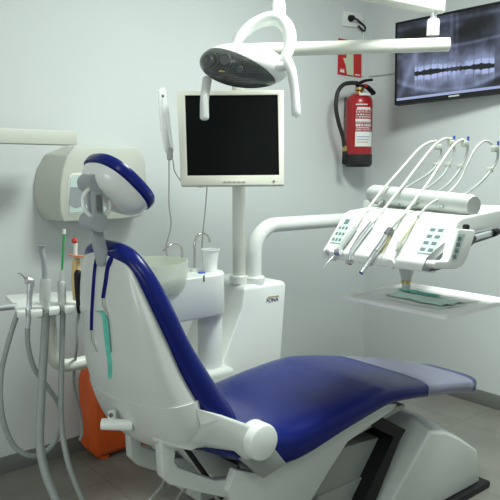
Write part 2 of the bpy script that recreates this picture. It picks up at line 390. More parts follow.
# poles
pa=at(239,280,y=2.13); pb=at(254,281,y=2.10)
lampz=at(238,50,y=2.13).z
e0=Vector((pa.x,pa.y,lampz)); e1=at(448,45,d=2.52); e1.z=lampz+.005
e1=at(449,44.5,d=2.60)
build('lamp_pole',MB().tube([pa-Z*.02,e0-Z*.06,e0-Z*.02+RGT*.01,e0+RGT*.06,e1],.0275,24,1),'offwhite',unit,0)
build('lamp_pole_collar',MB().lathe(pa-Z*.012,Z,[(0,0),(.040,0),(.040,.030),(.037,.034),(0,.034)]),'white',unit)
build('arm_pole_collar',MB().lathe(pb-Z*.015,Z,[(0,0),(.046,0),(.046,.032),(.042,.037),(0,.037)]),'white',unit)
ztop=at(320,221.5,y=2.10).z
q0=Vector((pb.x,pb.y,pb.z)); rb=.12
pp=[q0,Vector((pb.x,2.10,ztop-rb))]+[Vector((pb.x+rb-rb*math.cos(a),2.10,ztop-rb+rb*math.sin(a))) for a in [PI/2*i/8 for i in range(1,9)]]+[Vector((2.50,2.10,ztop))]
ztop=ztop+.0
build('delivery_pipe',MB().tube(pp,.0325,24),'white',unit)
build('delivery_elbow',MB().lathe(Vector((2.50,2.10,ztop-.06)),Z,[(0,0),(.04,0),(.045,.01),(.045,.14),(.038,.15),(0,.15)]),'white',unit)
build('delivery_link',MB().tube([Vector((2.50,2.10,ztop+.06)),Vector((2.25,1.75,ztop+.04)),Vector((1.84,1.27,ztop+.02))],.03,18,4),'white',unit)
# spittoon block
zt=at(205,274,y=2.02).z; zb=at(205,318,y=1.98).z
def cap2(x0,x1,y0,y1,z,r,n=8):
    out=[]
    for cx,cy,a0 in ((x1-r,y1-r,0),(x0+r,y1-r,PI/2),(x0+r,y0+r,PI),(x1-r,y0+r,3*PI/2)):
        out+=[Vector((cx+r*math.cos(a0+PI/2*i/n),cy+r*math.sin(a0+PI/2*i/n),z)) for i in range(n+1)]
    return out
xr=at(219.5,285,y=2.08).x
build('spittoon_block',MB().loft([cap2(1.02,xr-.004,1.984,2.18,zb,.095),cap2(1.015,xr,1.98,2.184,zb+.006,.1),cap2(1.015,xr,1.98,2.184,zt-.006,.1),cap2(1.02,xr-.005,1.985,2.18,zt,.095)]),'white',unit)
cc=at(210,330,y=2.07)
build('spittoon_column',MB().lathe(Vector((cc.x+.0,cc.y,.25)),Z,[(.05,0),(.05,zb-.25)],28),'white',unit)
build('spittoon_foot',MB().box(cc.x-.10,cc.x+.07,1.99,2.16,.08,.56),'shell',unit,.02,3)
bc=at(158,275,y=2.02); 
build('spittoon_bowl',MB().lathe(Vector((bc.x,2.08,zt-.035)),Z,[(.02,-.03),(.09,-.028),(.125,-.012),(.138,.012),(.143,.05),(.145,.098),(.139,.098),(.137,.05),(.131,.018),(.115,-.002),(.07,-.02),(.02,-.022)],44),'glass',unit)
# taps
f2=at(194.5,270,y=2.10)
def tap(pts,r,nm): 
    return build(nm,MB().tube(pts,r,12,4),'chrome',unit)
tap([at(194.5,271,y=2.10),at(194.5,255,y=2.10),at(195,242,y=2.10),at(198,235.5,y=2.10),at(203,233.5,y=2.10),at(208,236,y=2.10),at(210,242,y=2.10)],.0048,'cup_filler_tap')
tap([at(182,262,y=2.10),at(182,251,y=2.10),at(180,246.5,y=2.10),at(175,244.5,y=2.10),at(169,245.5,y=2.10),at(163,251,y=2.10)],.0045,'bowl_rinse_tap')
build('tap_base',MB().lathe(Vector((at(194,271,y=2.10).x,2.10,zt)),Z,[(0,0),(.014,0),(.014,.012),(0,.012)],20),'white',unit)
def P3(px,py,z): return at(px,py,z=z)
build('push_button',MB().lathe(P3(201.5,273,zt),Z,[(0,0),(.016,0),(.014,.004),(0,.005)],20),'bluemark',unit,label='blue oval push button on spittoon top')
bx=at(204,278.5,y=1.979)
build('indicator_mark',MB().prism([bx+X*a-Y*.001+Z*b for a,b in ((-.003,-.012),(.003,-.012),(.003,.012),(-.003,.012))],(0,.002,0)),'dgrey',unit)
cp=P3(210.5,271,zt+.001)
tag(build('plastic_cup',MB().lathe(cp,Z,[(.0,0),(.026,0),(.0275,.02),(.0345,.083),(.0375,.084),(.0372,.088),(.0335,.087),(.026,.006),(0,.004)],32),'cup',None),'empty white disposable cup standing on the spittoon deck','cup')
# assistant pipe + holder
AY=1.92
ph=at(52,366,y=AY); 
z_pipe=at(75,364,y=AY).z
hp=at(50,303,y=AY)
px0=at(50,330,y=AY).x
rb=.06
pp=[Vector((px0,AY,hp.z-.01)),Vector((px0,AY,z_pipe+rb))]+[Vector((px0+rb-rb*math.cos(a),AY,z_pipe+rb-rb*math.sin(a))) for a in [PI/2*i/6 for i in range(1,7)]]+[Vector((1.05,AY,z_pipe)),Vector((1.25,2.06,z_pipe-.005))]
build('assistant_pipe',MB().tube(pp,.0205,20),'offwhite',unit)
hz0=hp.z
def H(px,py,dz=0): 
    p=at(px,py,z=hz0+dz); return p
holder_poly=[H(5,295),H(82,290),H(87,303),H(80,306),H(79,302),H(76,302),H(75,307),H(65,308.5),H(64,304),H(60,304),H(59,309),H(49,310),H(48,305),H(43,305),H(42,311),H(31,312),H(30,307),H(26,307),H(25,312),H(17,312),H(13,303)]
build('instrument_holder',MB().prism([p for p in holder_poly],(0,0,-.018)),'white',unit,.003)
build('holder_bracket',MB().box(px0-.05,px0+.06,AY-.04,AY+.03,hz0-.034,hz0-.018),'ltgrey',unit,.004)
build('holder_side_tube',MB().tube([H(-12,309),H(17,306)],.010,14),'steel',unit)
# ---------------------------------------------------------------- assistant instruments and hoses (each its own thing)
def A(px,py,y): return at(px,py,y=y)
ay=H(45,308).y
def yat(px,py): return H(px,py).y-.0
def inst(name,label,base,group='suction handpieces in the holder at the left'):
    return thing(name,label,'dental instrument',base,group)
y1=yat(28,309)
s=inst('air_syringe','silver three-way syringe with thin bent nozzle, leftmost in the holder',A(28,309,y1))
build('handle',MB().tube([A(31,283,y1),A(30,291,y1),A(29.5,300,y1),A(28.5,318,y1),A(27.5,330,y1)],[.012,.010,.008,.0085,.007],14,3),'steel',s)
build('syringe_head',MB().tube([A(26,280,y1),A(33,282,y1)],.013,14),'steel',s,.003)
build('nozzle',MB().tube([A(27,280,y1),A(24,277,y1),A(20,273.5,y1),A(17.5,273.5,y1)],[.004,.0022,.002,.002],8,3),'chrome',s)
build('hose',MB().tube([A(27.5,328,y1),A(28,345,y1),A(34,368,y1),A(48,388,y1),A(59,405,y1),A(61,425,y1-.02),A(52,446,y1-.03),A(34,456,y1-.04),A(14,446,y1-.03),A(2,415,y1-.02),A(1,375,y1),A(9,340,y1),A(18,312,y1)],.0078,12,5),'hose',s)
y2=yat(45,308)
s=inst('suction_handpiece','thick grey suction handle with flared angled tip, tallest beside the green tip',A(45,309,y2))
build('handle',MB().tube([A(46,279,y2),A(45.5,284,y2),A(45,300,y2),A(46,305,y2),A(48,318,y2)],[.015,.0165,.0165,.012,.009],16,2),'ltgrey',s)
build('suction_tip',MB().tube([A(45,280,y2),A(44,262,y2),A(42,254,y2),A(41,247,y2),A(41,245.5,y2)],[.0085,.0085,.008,.0095,.014],14,3),'grey',s)
build('hose',MB().tube([A(46,312,y2),A(44,350,y2),A(41,400,y2-.03),A(40,445,y2-.06),A(46,475,y2-.1),A(56,500,y2-.14),A(62,520,y2-.16)],.0125,14,5),'hose',s)
y3=yat(62,305)
s=inst('saliva_ejector','slim suction handle with bright green straw and white end',A(62,306,y3))
build('handle',MB().tube([A(61.5,281,y3),A(61.5,284,y3),A(62,300,y3),A(63.5,312,y3)],[.010,.0125,.0125,.008],14,2),'ltgrey',s)
build('nozzle',MB().tube([A(61.5,282,y3),A(62,274,y3),A(62,270,y3)],[.008,.006,.005],12),'ltgrey',s)
st_=build('straw',MB().tube([A(62,271,y3),A(63,250,y3),A(64,234,y3)],.0035,10,2),'green',s)
build('straw_end',MB().tube([A(64,234,y3),A(64.3,229,y3)],.0048,10),'white',st_)
build('hose',MB().tube([A(63,309,y3),A(62,350,y3),A(61,395,y3-.03),A(62,430,y3-.05),A(68,462,y3-.1),A(78,490,y3-.13),A(90,515,y3-.16)],.0085,14,5),'hose',s)
y4=yat(77,303)
s=inst('curing_light','black curing light with flat orange shield and red-tipped white rod',A(77,304,y4))
build('handle',MB().tube([A(78.5,270,y4-.025),A(78,274,y4-.025),A(78,290,y4-.025),A(79.5,306,y4-.025),A(79.5,312,y4-.02)],[.006,.012,.010,.010,.008],14,3),'black',s)
build('amber_body',MB().tube([A(76.5,258,y4),A(76.3,263,y4),A(76,270,y4),A(75.5,285,y4),A(75.5,300,y4)],[.009,.013,.014,.012,.008],16,3),'amberlt',s)
build('light_shield',MB().lathe(A(77,256.5,y4),Z+X*.15,[(0,0),(.028,0),(.028,.004),(0,.005)],24),'amber',s)
build('light_rod',MB().tube([A(75.5,256,y4),A(75.5,243,y4)],.0055,12),'white',s)
build('red_tip',MB().lathe(A(74.5,241,y4),Z-X*.3,[(0,-.008),(.008,-.005),(.010,0),(.007,.008),(0,.011)],16),'redtip',s)
build('hose',MB().tube([A(79,311,y4),A(77.5,325,y4),A(77,345,y4),A(75,362,y4+.05),A(74,385,y4+.1),A(80,412,y4+.14),A(82,432,y4+.16),A(80,440,y4+.17)],.0050,10,5),'hose',s)
# ---------------------------------------------------------------- monitor
mon=thing('computer_monitor','old square flat monitor with cream bezel and dark blank screen','monitor',at(232,187,d=2.52))
MD=2.50
tlm=at(176,91,d=MD);trm=at(285,89.5,d=MD);blm=at(181,185,d=MD-.02);brm=at(284,185,d=MD-.02)
cM=(tlm+trm+blm+brm)/4; mx_=((trm-tlm)+(brm-blm)).normalized(); my_=((tlm-blm)+(trm-brm)).normalized(); mn=my_.cross(mx_).normalized()
if mn.dot(FWD)<0: mn=-mn
hw=((trm-tlm).length+(brm-blm).length)/4; hh=((tlm-blm).length+(trm-brm).length)/4
def mp(a,b,c): return cM+mx_*a+my_*b+mn*c
mb=MB()
o_=[mp(-hw-.004,hh,0),mp(hw+.002,hh,0),mp(hw-.006,-hh,0),mp(-hw+.006,-hh,0)]
ix0,ix1,iy0,iy1=-hw+.027,hw-.022,-hh+.038,hh-.018
i_=[mp(ix0,iy1,.002),mp(ix1,iy1,.002),mp(ix1-.002,iy0,.002),mp(ix0+.004,iy0,.002)]
i2=[p+mn*.008 for p in i_]; o2=[p+mn*.045 for p in o_]
vs=o_+i_+i2+o2
fs=[(k,(k+1)%4,4+(k+1)%4,4+k) for k in range(4)]+[(4+k,4+(k+1)%4,8+(k+1)%4,8+k) for k in range(4)]+[(k,(k+1)%4,12+(k+1)%4,12+k) for k in range(4)]+[(12,13,14,15),(8,9,10,11)]
mb.add(vs,fs)
build('bezel',mb,'cream',mon,.0015,2,ang=.9)
build('screen',MB().add([p-mn*.002 for p in i2],[(0,1,2,3)]).prism([p-mn*.0015 for p in i2],mn*.001),'screen',mon)
for k in range(5):
    build('button',MB().obox(mp(-.028+k*.018,-hh+.014,-.001),mx_,my_,mn,.006,.0022,.002),'ltgrey',mon)
build('power_light',MB().obox(mp(hw-.045,-hh+.014,-.001),mx_,my_,mn,.004,.002,.002),'dgrey',mon)
build('mount_bracket',MB().obox(mp(.01,-.02,.08),mx_,my_,mn,.05,.05,.04),'ltgrey',mon,.005)
sup=MB().tube([mp(.015,-.02,.10),Vector((pa.x,pa.y,cM.z-.02))],.02,14)
build('mount_arm',sup,'ltgrey',mon)
# sleeve camera
sc=thing('intraoral_camera','white intraoral camera in a clear plastic sleeve left of the monitor','camera',at(166,160,d=2.55))
D=2.55
def S(px,py,dd=0): return at(px,py,d=D+dd)
build('camera_body',MB().tube([S(163.2,97),S(163.5,110),S(165,130),S(168,148),S(169,156)],[.004,.006,.009,.010,.008],16,3),'paper',sc)
build('camera_lens',MB().lathe(S(163,96,-.012),-FWD,[(0,0),(.005,0),(.005,.003),(0,.003)],14),'dgrey',sc)
build('camera_holder',MB().tube([S(169.5,148),S(170,160)],[.013,.012],14),'ltgrey',sc,.003)
build('plastic_sleeve',MB().tube([S(161.5,88),S(162.5,92),S(164,110),S(166,130),S(169,150),S(169.5,154)],[.014,.020,.023,.025,.022,.012],18,3,flat=.45),'sleeve',sc)
build('camera_cable',MB().tube([S(169,160),S(169,185),S(169,205),S(171,225,.05),S(166,246,.1),S(167,256,.12)],.0025,8,5),'cable',sc)
tag(build('monitor_cable',MB().tube([S(173,160),S(175,172),S(184,183),S(200,187),S(206.5,186),S(206,200),S(204,222),S(202,245,.1),S(203,262,.15)],.0025,8,5),'cable',None),'thin pale cable looping beneath the cream monitor','cable')
# ---------------------------------------------------------------- operating lamp
lamp=thing('operating_lamp','white dental operating lamp with dark honeycomb lens and two side handles','lamp',at(245,88,d=2.2))
D2=2.2
lc0=at(244,66,d=D2)
e1_=(RGT*.97-UP*.10+FWD*-.10).normalized(); e3_=(FWD-e1_*FWD.dot(e1_)).normalized(); e2_=e1_.cross(e3_); 
if e2_.z<0:e2_=-e2_
a_,b_,c_=.153,.072,.115
nu,nv=64,40; vs=[];fs=[];mi=[]
def hd(th,ph):
    x=math.cos(th); r=math.sin(th); 
    xx=a_*x; yy=b_*r*math.sin(ph); zz=c_*r*math.cos(ph)
    return lc0+e1_*xx+e2_*yy+e3_*zz,(x,r*math.sin(ph),r*math.cos(ph))
def lampshell(name,m,keep_dark):
    g=MB(); g.add([hd(PI*i/nv,2*PI*j/nu)[0] for i in range(nv+1) for j in range(nu)],[(i*nu+j,i*nu+(j+1)%nu,(i+1)*nu+(j+1)%nu,(i+1)*nu+j) for i in range(nv) for j in range(nu)])
    o=build(name,g,m,lamp); off=wloc(lamp)
    n_=(e1_*(-.62/a_)+e2_*(-.80/b_)+e3_*(-.30/c_)); p_=lc0-off+n_*(.10/n_.dot(n_))
    bm=bmesh.new(); bm.from_mesh(o.data); bmesh.ops.remove_doubles(bm,verts=bm.verts,dist=1e-5)
    bmesh.ops.bisect_plane(bm,geom=bm.verts[:]+bm.edges[:]+bm.faces[:],plane_co=p_,plane_no=n_,clear_inner=keep_dark,clear_outer=not keep_dark)
    bmesh.ops.recalc_face_normals(bm,faces=bm.faces)
    for f in bm.faces:f.smooth=True
    for e in bm.edges:e.smooth=True
    if not keep_dark:
        be=[e for e in bm.edges if e.is_boundary]; r=bmesh.ops.extrude_edge_only(bm,edges=be)
        nv_=[v for v in r['geom'] if isinstance(v,bmesh.types.BMVert)]
        for v in nv_: v.co+=(p_-n_.normalized()*.01-v.co)*.03+n_.normalized()*.004
    bm.to_mesh(o.data); bm.free(); return o
lampshell('lamp_cover','white',False); lampshell('lens','lens',True)
def onface(px,py):
    # point on the lamp surface in front
    o=Vector((0,0,CAM_H)); r=(at(px,py,d=1)-o)
    A_=Matrix((e1_/a_,e2_/b_,e3_/c_)); oo=A_@(o-lc0); rr=A_@r
    qa=rr.dot(rr);qb=2*oo.dot(rr);qc=oo.dot(oo)-1; dd=qb*qb-4*qa*qc
    t_=(-qb-math.sqrt(max(dd,0)))/(2*qa); p=o+r*t_; l=p-lc0
    n_=(e1_*(l.dot(e1_)/a_**2)+e2_*(l.dot(e2_)/b_**2)+e3_*(l.dot(e3_)/c_**2)).normalized()
    return p,n_
for px,py,r,m in ((210,61,.014,'dgrey'),(225,59,.019,'dgrey'),(206,72,.012,'dgrey'),(240,69,.011,'rubber')):
    p,n_=onface(px,py)
    build('lens_spot',MB().lathe(p-n_*.003,n_,[(0,0),(r,0),(r,.005),(r*.8,.006),(r*.7,.004),(0,.004)],24),m,lamp)
p,n_=onface(240,69); build('spot_ring',MB().lathe(p-n_*.002,n_,[(.006,0),(.011,0),(.011,.008),(.006,.008)],24),'dgrey',lamp)
p,n_=onface(223,71); build('lens_print',MB().obox(p,RGT,UP,n_,.013,.002,.002),'gold',lamp)
def LD(px,py,dd=0): return at(px,py,d=D2+dd)
build('yoke',MB().tube([LD(234,47,.03),LD(240,37,.03),LD(252,26,.03),LD(268,19,.02),LD(280,20,0),LD(288,29,-.03),LD(290,42,-.05),LD(287,54,-.06),LD(282,62,-.06)],[.014,.019,.022,.024,.024,.023,.021,.019,.017],18,5),'white',lamp)
build('yoke_pivot',MB().tube([LD(270,67,-.07),LD(291,65,-.07)],[.016,.018],18),'white',lamp,.004)
build('knuckle',MB().tube([LD(277,20,.02),LD(278,8,.03),LD(278,0,.04)],[.028,.027,.022],20,3),'white',lamp,.003)
build('handle',MB().tube([LD(207,80,.0),LD(206,88,-.03),LD(204.5,100,-.06),LD(204.5,117,-.06),LD(204.5,120,-.06)],[.017,.016,.0145,.0155,.009],16,4),'white',lamp)
build('handle',MB().tube([LD(286,58,-.07),LD(291,70,-.09),LD(294.5,90,-.09),LD(296,112,-.09),LD(295.5,117,-.09)],[.016,.0165,.0145,.0155,.009],16,4),'white',lamp)
# spring arm above (runs back to the joint at the end of the horizontal pipe)
jt=at(433,30,d=2.60)
build('swivel_base',MB().lathe(jt-Z*.02,Z,[(0,0),(.025,0),(.025,.055),(.021,.062),(0,.062)],24),'offwhite',lamp)
build('swivel_joint',MB().lathe(jt+Z*.04,Z,[(0,0),(.014,0),(.012,.02),(.018,.035),(.020,.05),(0,.05)],20),'steel',lamp)
zb_=at(448,15,d=2.6).z+.005; kx=LD(278,-10,.05)
xe=jt.x+.045
zk=kx.z+.12
bm_=MB().loft([[Vector((xe,jt.y-.03,zb_)),Vector((xe,jt.y+.035,zb_)),Vector((xe,jt.y+.035,zb_+.085)),Vector((xe,jt.y-.03,zb_+.085))],
               [Vector((kx.x+.02,kx.y-.03,zb_+.03)),Vector((kx.x+.02,kx.y+.035,zb_+.03)),Vector((kx.x+.02,kx.y+.035,zb_+.11)),Vector((kx.x+.02,kx.y-.03,zb_+.11))]])
build('spring_arm',bm_,'offwhite',lamp,.012,3)
build('drop_tube',MB().tube([LD(278,2,.04),Vector((kx.x,kx.y,zb_+.09))],.022,18),'white',lamp)
# ---------------------------------------------------------------- delivery table with handpieces
dt=thing('instrument_table','white wedge-shaped instrument console with keypads above the foot of the chair','instrument table',(1.7,1.26,.99))
yA,yB=1.03,1.462
nf=at(425,273,y=yA)
prof=[(1.497,1.066),(1.499,1.092),(1.512,1.104),(1.60,1.207),(1.625,1.216),(at(515,206,y=1.03).x,at(515,206,y=1.03).z),(at(515,222,y=1.03).x,at(515,222,y=1.03).z),(at(456,250,y=1.03).x,at(456,250,y=1.03).z),(at(440,268,y=1.03).x,at(440,268,y=1.03).z)]
def ring(yy,sx=0): return [Vector((x_+sx,yy,z_)) for x_,z_ in prof]
cmb=MB().loft([ring(yA),ring(yB)]); ctree=bvh(cmb)
build('console_body',cmb,'white',dt,.006,3)
# raised back cover
0 and build('back_cover',MB().loft([[Vector((x_,yy,z_)) for x_,z_ in ((1.70,1.20),(1.72,1.232),(1.98,1.245),(2.00,1.16),(1.9,1.10))] for yy in (yA-.0,yA+.10)]),'white',dt,.008,3)
# keypad foils on sloped front: u from 0..1 along slope, y
def sl(u,yy,off=0):
    a=Vector((1.512,0,1.104)); b=Vector((1.60,0,1.207)); n_=Vector((-(b.z-a.z),0,b.x-a.x)).normalized()
    p=a.lerp(b,u); return Vector((p.x,yy,p.z))+n_*off
def keypad(y0,y1,nr,nc,disp):
    kp=build('keypad',MB().loft([[sl(.12,y0,-.001),sl(.12,y1,-.001),sl(.12,y1,.002),sl(.12,y0,.002)],[sl(.93,y0,-.001),sl(.93,y1,-.001),sl(.93,y1,.002),sl(.93,y0,.002)]]),'keypad',dt)
    for r in range(nr):
        for c in range(nc):
            u=.18+r*(.52 if disp else .68)/nr; yy=y0+(y1-y0)*(c+.5)/nc; w=(y1-y0)/nc*.3
            build('key',MB().loft([[sl(u,yy-w,.001),sl(u,yy+w,.001),sl(u,yy+w,.003),sl(u,yy-w,.003)],[sl(u+.07,yy-w,.001),sl(u+.07,yy+w,.001),sl(u+.07,yy+w,.003),sl(u+.07,yy-w,.003)]]),'key',kp)
    if disp:
        build('display',MB().loft([[sl(.68,y0+.012,.001),sl(.68,y1-.012,.001),sl(.68,y1-.012,.003),sl(.68,y0+.012,.003)],[sl(.82,y0+.012,.001),sl(.82,y1-.012,.001),sl(.82,y1-.012,.003),sl(.82,y0+.012,.003)]]),'key',kp)
keypad(1.405,1.447,3,3,True); keypad(1.055,1.108,4,2,False)
build('knob',MB().lathe(at(328,252,x=1.497)+Vector((.004,0,0)),-X,[(0,0),(.011,0),(.011,.006),(.006,.010),(0,.010)],20),'ltgrey',dt)
# scalloped front bar with holder notches
for yy in (1.375,1.305,1.225,1.145):
    build('handpiece_rest',MB().lathe(Vector((1.498,yy+.035,1.078)),-X,[(0,-.004),(.016,-.004),(.014,.006),(0,.008)],20),'white',dt)
# whip bar
wb0=at(372,194,y=1.49); wb1=at(474,206,y=1.04)
build('whip_bar',MB().tube([wb0,wb0.lerp(wb1,.03),wb0.lerp(wb1,.97),wb1],[.027,.033,.033,.028],24),'ltgrey',dt,label='pale cylindrical bar behind the console')
# near side handle with keypad
yh=.975
hpoly=[at(px,py,y=yh) for px,py in [(459,229),(475,230),(476,233),(466,262),(462,267),(455,269),(436,269),(434,265),(436,261),(448,261),(450,258)]]
hd_=build('side_handle',MB().prism(hpoly,(0,.03,0)),'white',dt,.004,3)
build('handle_foil',MB().prism([at(px,py,y=yh-.001) for px,py in [(458.5,234),(465.5,234),(457,260.5),(451,260.5)]],(0,.002,0)),'keypad',hd_)
for px,py in ((459.8,238.5),(458.3,244.5),(456.7,250.7),(454.7,256.5)):
    build('handle_button',MB().obox(at(px,py,y=yh-.003),X,Z,Y,.006,.006,.002),'key',hd_,.001)
build('top_knob',MB().lathe(at(466,229,y=yh+.012),Z,[(0,0),(.008,0),(.010,.006),(.008,.012),(0,.014)],18),'black',hd_)
build('handle_bracket',MB().prism([at(px,py,y=1.0) for px,py in [(430,272),(436,258),(452,244),(478,232),(498,228),(498,236),(474,244),(455,262),(440,270)]],(0,.03,0)),'dgrey',dt,.003)
build('side_rod',MB().tube([at(474,238,y=.99),at(484,235,y=.99),at(494,232.5,y=.99)],.008,14),'steel',dt)
build('side_rod_cap',MB().tube([at(493,233,y=.985),at(497,231.5,y=.985)],.011,14),'black',dt)
# post and tray
tz=.93
tp=at(407,293,z=tz)
tp=at(406,291.5,z=tz)
build('tray_post',MB().lathe(tp,Z,[(0,.0),(.015,.0),(.015,.040),(.018,.042),(.024,.065),(.026,.07),(.026,.20),(0,.20)],24),'ltgrey',dt)
build('post_ring',MB().lathe(tp+Z*.03,Z,[(0,0),(.0185,0),(.0185,.010),(0,.010)],24),'brass',dt)
c0=at(340,295,z=tz);c1_=at(446,316,z=tz)
tray=MB().loft([cap2(c0.x,c0.x+.38,c1_.y,c0.y,z_,.015,4) for z_ in (tz-.016,tz-.002)])
tray=thing('instrument_tray','flat white tray shelf on a short post under the console','tray',(c0.x+.19,1.26,tz-.018))
zz=tz
def tr(x0,x1,y0,y1,z_,r): return cap2(x0,x1,y0,y1,z_,r,4)
mbt=MB().loft([tr(c0.x,c0.x+.38,c1_.y,c0.y,zz-.011,.015),tr(c0.x,c0.x+.38,c1_.y,c0.y,zz,.015),tr(c0.x+.012,c0.x+.368,c1_.y+.012,c0.y-.012,zz,.012),tr(c0.x+.016,c0.x+.364,c1_.y+.016,c0.y-.016,zz-.006,.012)])
build('tray_board',mbt,'tray',tray)
# crumpled liners on the tray
def crumple(x0,x1,y0,y1,z_,amp,m,name,label,rot=0,nx=26,ny=26):
    vs=[];cx=(x0+x1)/2;cy=(y0+y1)/2
    for i in range(nx+1):
        for j in range(ny+1):
            u=i/nx;v=j/ny; x_=x0+(x1-x0)*u; y_=y0+(y1-y0)*v
            h=amp*(.5+.5*math.sin(u*9+v*4+math.sin(v*11)))*(.4+.6*math.sin(PI*min(1,max(0,u)))) + random.random()*amp*.15
            x_+= .006*math.sin(v*13); y_+=.006*math.sin(u*12)
            vs.append(Vector((cx+(x_-cx)*math.cos(rot)-(y_-cy)*math.sin(rot),cy+(x_-cx)*math.sin(rot)+(y_-cy)*math.cos(rot),z_+h)))
    n=len(vs); fs=[(i*(ny+1)+j,(i+1)*(ny+1)+j,(i+1)*(ny+1)+j+1,i*(ny+1)+j+1) for i in range(nx) for j in range(ny)]
    bot=[v-Z*.0008 for v in vs]
    fs2=[tuple(n+k for k in reversed(f)) for f in fs]
    o=build(name,MB().add(vs,fs),m,None); tag(o,label,'paper'); return o
crumple(c0.x+.08,c0.x+.30,1.13,1.40,zz-.0052,.002,'tray','paper_liner','white creased paper liner lying flat on the tray',.05)
crumple(c0.x+.12,c0.x+.24,1.14,1.38,zz-.002,.006,'tealpale','paper_napkin','pale teal crumpled napkin lying over the white liner',-.1)
crumple(c0.x+.20,c0.x+.235,1.22,1.40,zz+.005,.005,'teal','paper_towel','deeper teal folded paper strip at the back of the tray',-.1,12,20)
# handpieces
def hand(name,label,yy,parts,hose,ret,tipblue=True,rh=.0046,mh='hosew',gp='handpieces resting on the console'):
    def PT(px,py,rr):
        q=surf(ctree,px,py,rr+.006)
        return q if q is not None and q.z<1.212 and abs(q.y-yy)<.15 else None
    allp=[p for _,pts,_,_ in parts for p in pts]
    hits=[PT(px,py,.012) for px,py in allp if PT(px,py,.012) is not None]
    y0=hits[0].y if hits else yy; last=hits[-1] if hits else at(*allp[-1],y=yy)
    def PP(px,py): 
        q=PT(px,py,.012); return q if q is not None else at(px,py,y=y0)
    t_=thing(name,label,'dental handpiece',PP(*allp[0]),gp)
    for nm,pts,rr,m in parts: build(nm,MB().tube([PP(px,py) for px,py in pts],rr,14,3),m,t_)
    hp_=[]; N=len(hose)
    for k,(px,py) in enumerate(hose):
        q=PT(px,py,.012)
        if q is None:
            w_=min(1,k/(N*.6)); q=at(px,py,y=(last.y)*(1-w_)+yy*w_)
        hp_.append(q)
    build('hose',MB().tube(hp_,rh,12,6),mh,t_)
    ww=build('whip_arm',MB().tube([at(px,py,y=yy-.004) for px,py in ret],.0042,10,5),'hose',t_)
    e=at(ret[0][0],ret[0][1],y=yy-.004)
    build('hose_clamp',MB().obox(at(ret[0][0]-3,ret[0][1]+1,y=yy),X,Z,Y,.014,.010,.008),'hosew',ww,.003)
    m2=ret[2]; build('hose_clamp',MB().obox(at(m2[0]-1,m2[1],y=yy),X,Z,Y,.009,.008,.008),'hosew',ww,.003)
    if tipblue: build('blue_cap',MB().tube([e+Z*.008,e+Z*.022],.004,8),'bluemark',ww)
    return t_
hand('air_water_syringe','leftmost console handpiece, white syringe with thin pointed needle',1.405,
 [('syringe_tip',[(323,269),(328,262),(335,255)],[.0016,.002,.0025],'steel'),('syringe_body',[(337,254),(341,247),(349,236),(356,226)],[.009,.009,.0095,.008],'ltgrey'),('button_head',[(336,252),(341,252)],[.011,.011],'steel')],
 [(356,226),(370,206),(386,186),(402,168),(418,150),(428,143),(436,141)],[(441,146),(441,156),(437,165),(428,174),(412,184),(390,197),(378,205)],False)
hand('turbine_handpiece','second console handpiece from left, silver with bent head pointing down',1.335,
 [('head',[(347,262),(351,263)],[.007,.007],'chrome'),('neck',[(350,260),(351,252),(356,244)],[.005,.006,.008],'steel'),('grip',[(356,244),(363,234),(372,223)],[.008,.0095,.0085],'steel')],
 [(372,223),(388,204),(404,184),(420,163),(434,146),(444,139),(451,139)],[(454,142),(454,152),(449,165),(442,176),(430,186),(412,197),(398,205)])
hand('scaler_handpiece','third console handpiece from left, dark collar and bronze rails, longest one',1.245,
 [('tip',[(361,273),(364,269)],[.007,.0075],'steel'),('nose',[(364,269),(370,260),(376,251)],[.007,.009,.010],'steel'),('grip',[(376,251),(382,243),(387,235)],[.009,.010,.010],'steel'),('rail',[(373,255),(380,242),(385,235)],[.0025,.0025,.0025],'brass'),('rail',[(381,253),(386,244),(390,236)],[.0025,.0025,.0025],'brass'),('collar',[(387,235),(391,229)],[.013,.011],'dgrey')],
 [(391,229),(402,216),(416,199),(430,180),(443,160),(454,145),(462,140),(466,142)],[(468,143),(467,153),(461,167),(452,180),(440,190),(422,201),(410,208)])
hand('polisher_handpiece','rightmost console handpiece, slim yellowish tube ending in small clear hook',1.14,
 [('tip',[(396,251),(398,248),(400,243)],[.004,.006,.008],'hosew'),('grip',[(400,243),(408,231),(418,216)],[.0048,.0045,.004],'paleyel')],
 [(418,216),(430,204),(447,194),(460,180),(468,163),(476,148),(485,141),(492,144)],[(498,148),(497,160),(491,170),(483,180),(470,191),(455,200),(440,208)],True,.0035,'cable')
# ---------------------------------------------------------------- television on the right wall
A0=at(394.5,23,x=3.14); A1=at(394.5,105,x=3.12)
tv=thing('television','black-framed wall television showing a panoramic dental x-ray','television',A1)
ang=math.radians(50.7-90+0); tdir=Vector((math.sin(YAW)*1.233*0+0,0,0))
far=Vector((-1.233*math.sin(YAW)+1.0077*math.cos(YAW), 1.233*math.cos(YAW)+1.0077*math.sin(YAW),0)).normalized(); tx=-far
TH=(A0-A1).length; tx=(tx+Z*math.tan(math.radians(2.6))).normalized(); ty=(A0-A1).normalized(); ty=(ty-tx*ty.dot(tx)).normalized(); tn=tx.cross(ty).normalized()
if tn.dot(FWD)>0: tn=-tn
TW=TH*1.70
def T(u,v,d=0): return A1+tx*u+ty*v+tn*d
fr=.012
mb=MB(); O=[T(0,0),T(TW,0),T(TW,TH),T(0,TH)]; I=[T(fr,.022,-.0),T(TW-fr,.022),T(TW-fr,TH-fr),T(fr,TH-fr)]
I2=[p-tn*.006 for p in I]; B_=[T(.0,.0,-.05),T(TW,0,-.05),T(TW,TH,-.05),T(0,TH,-.05)]
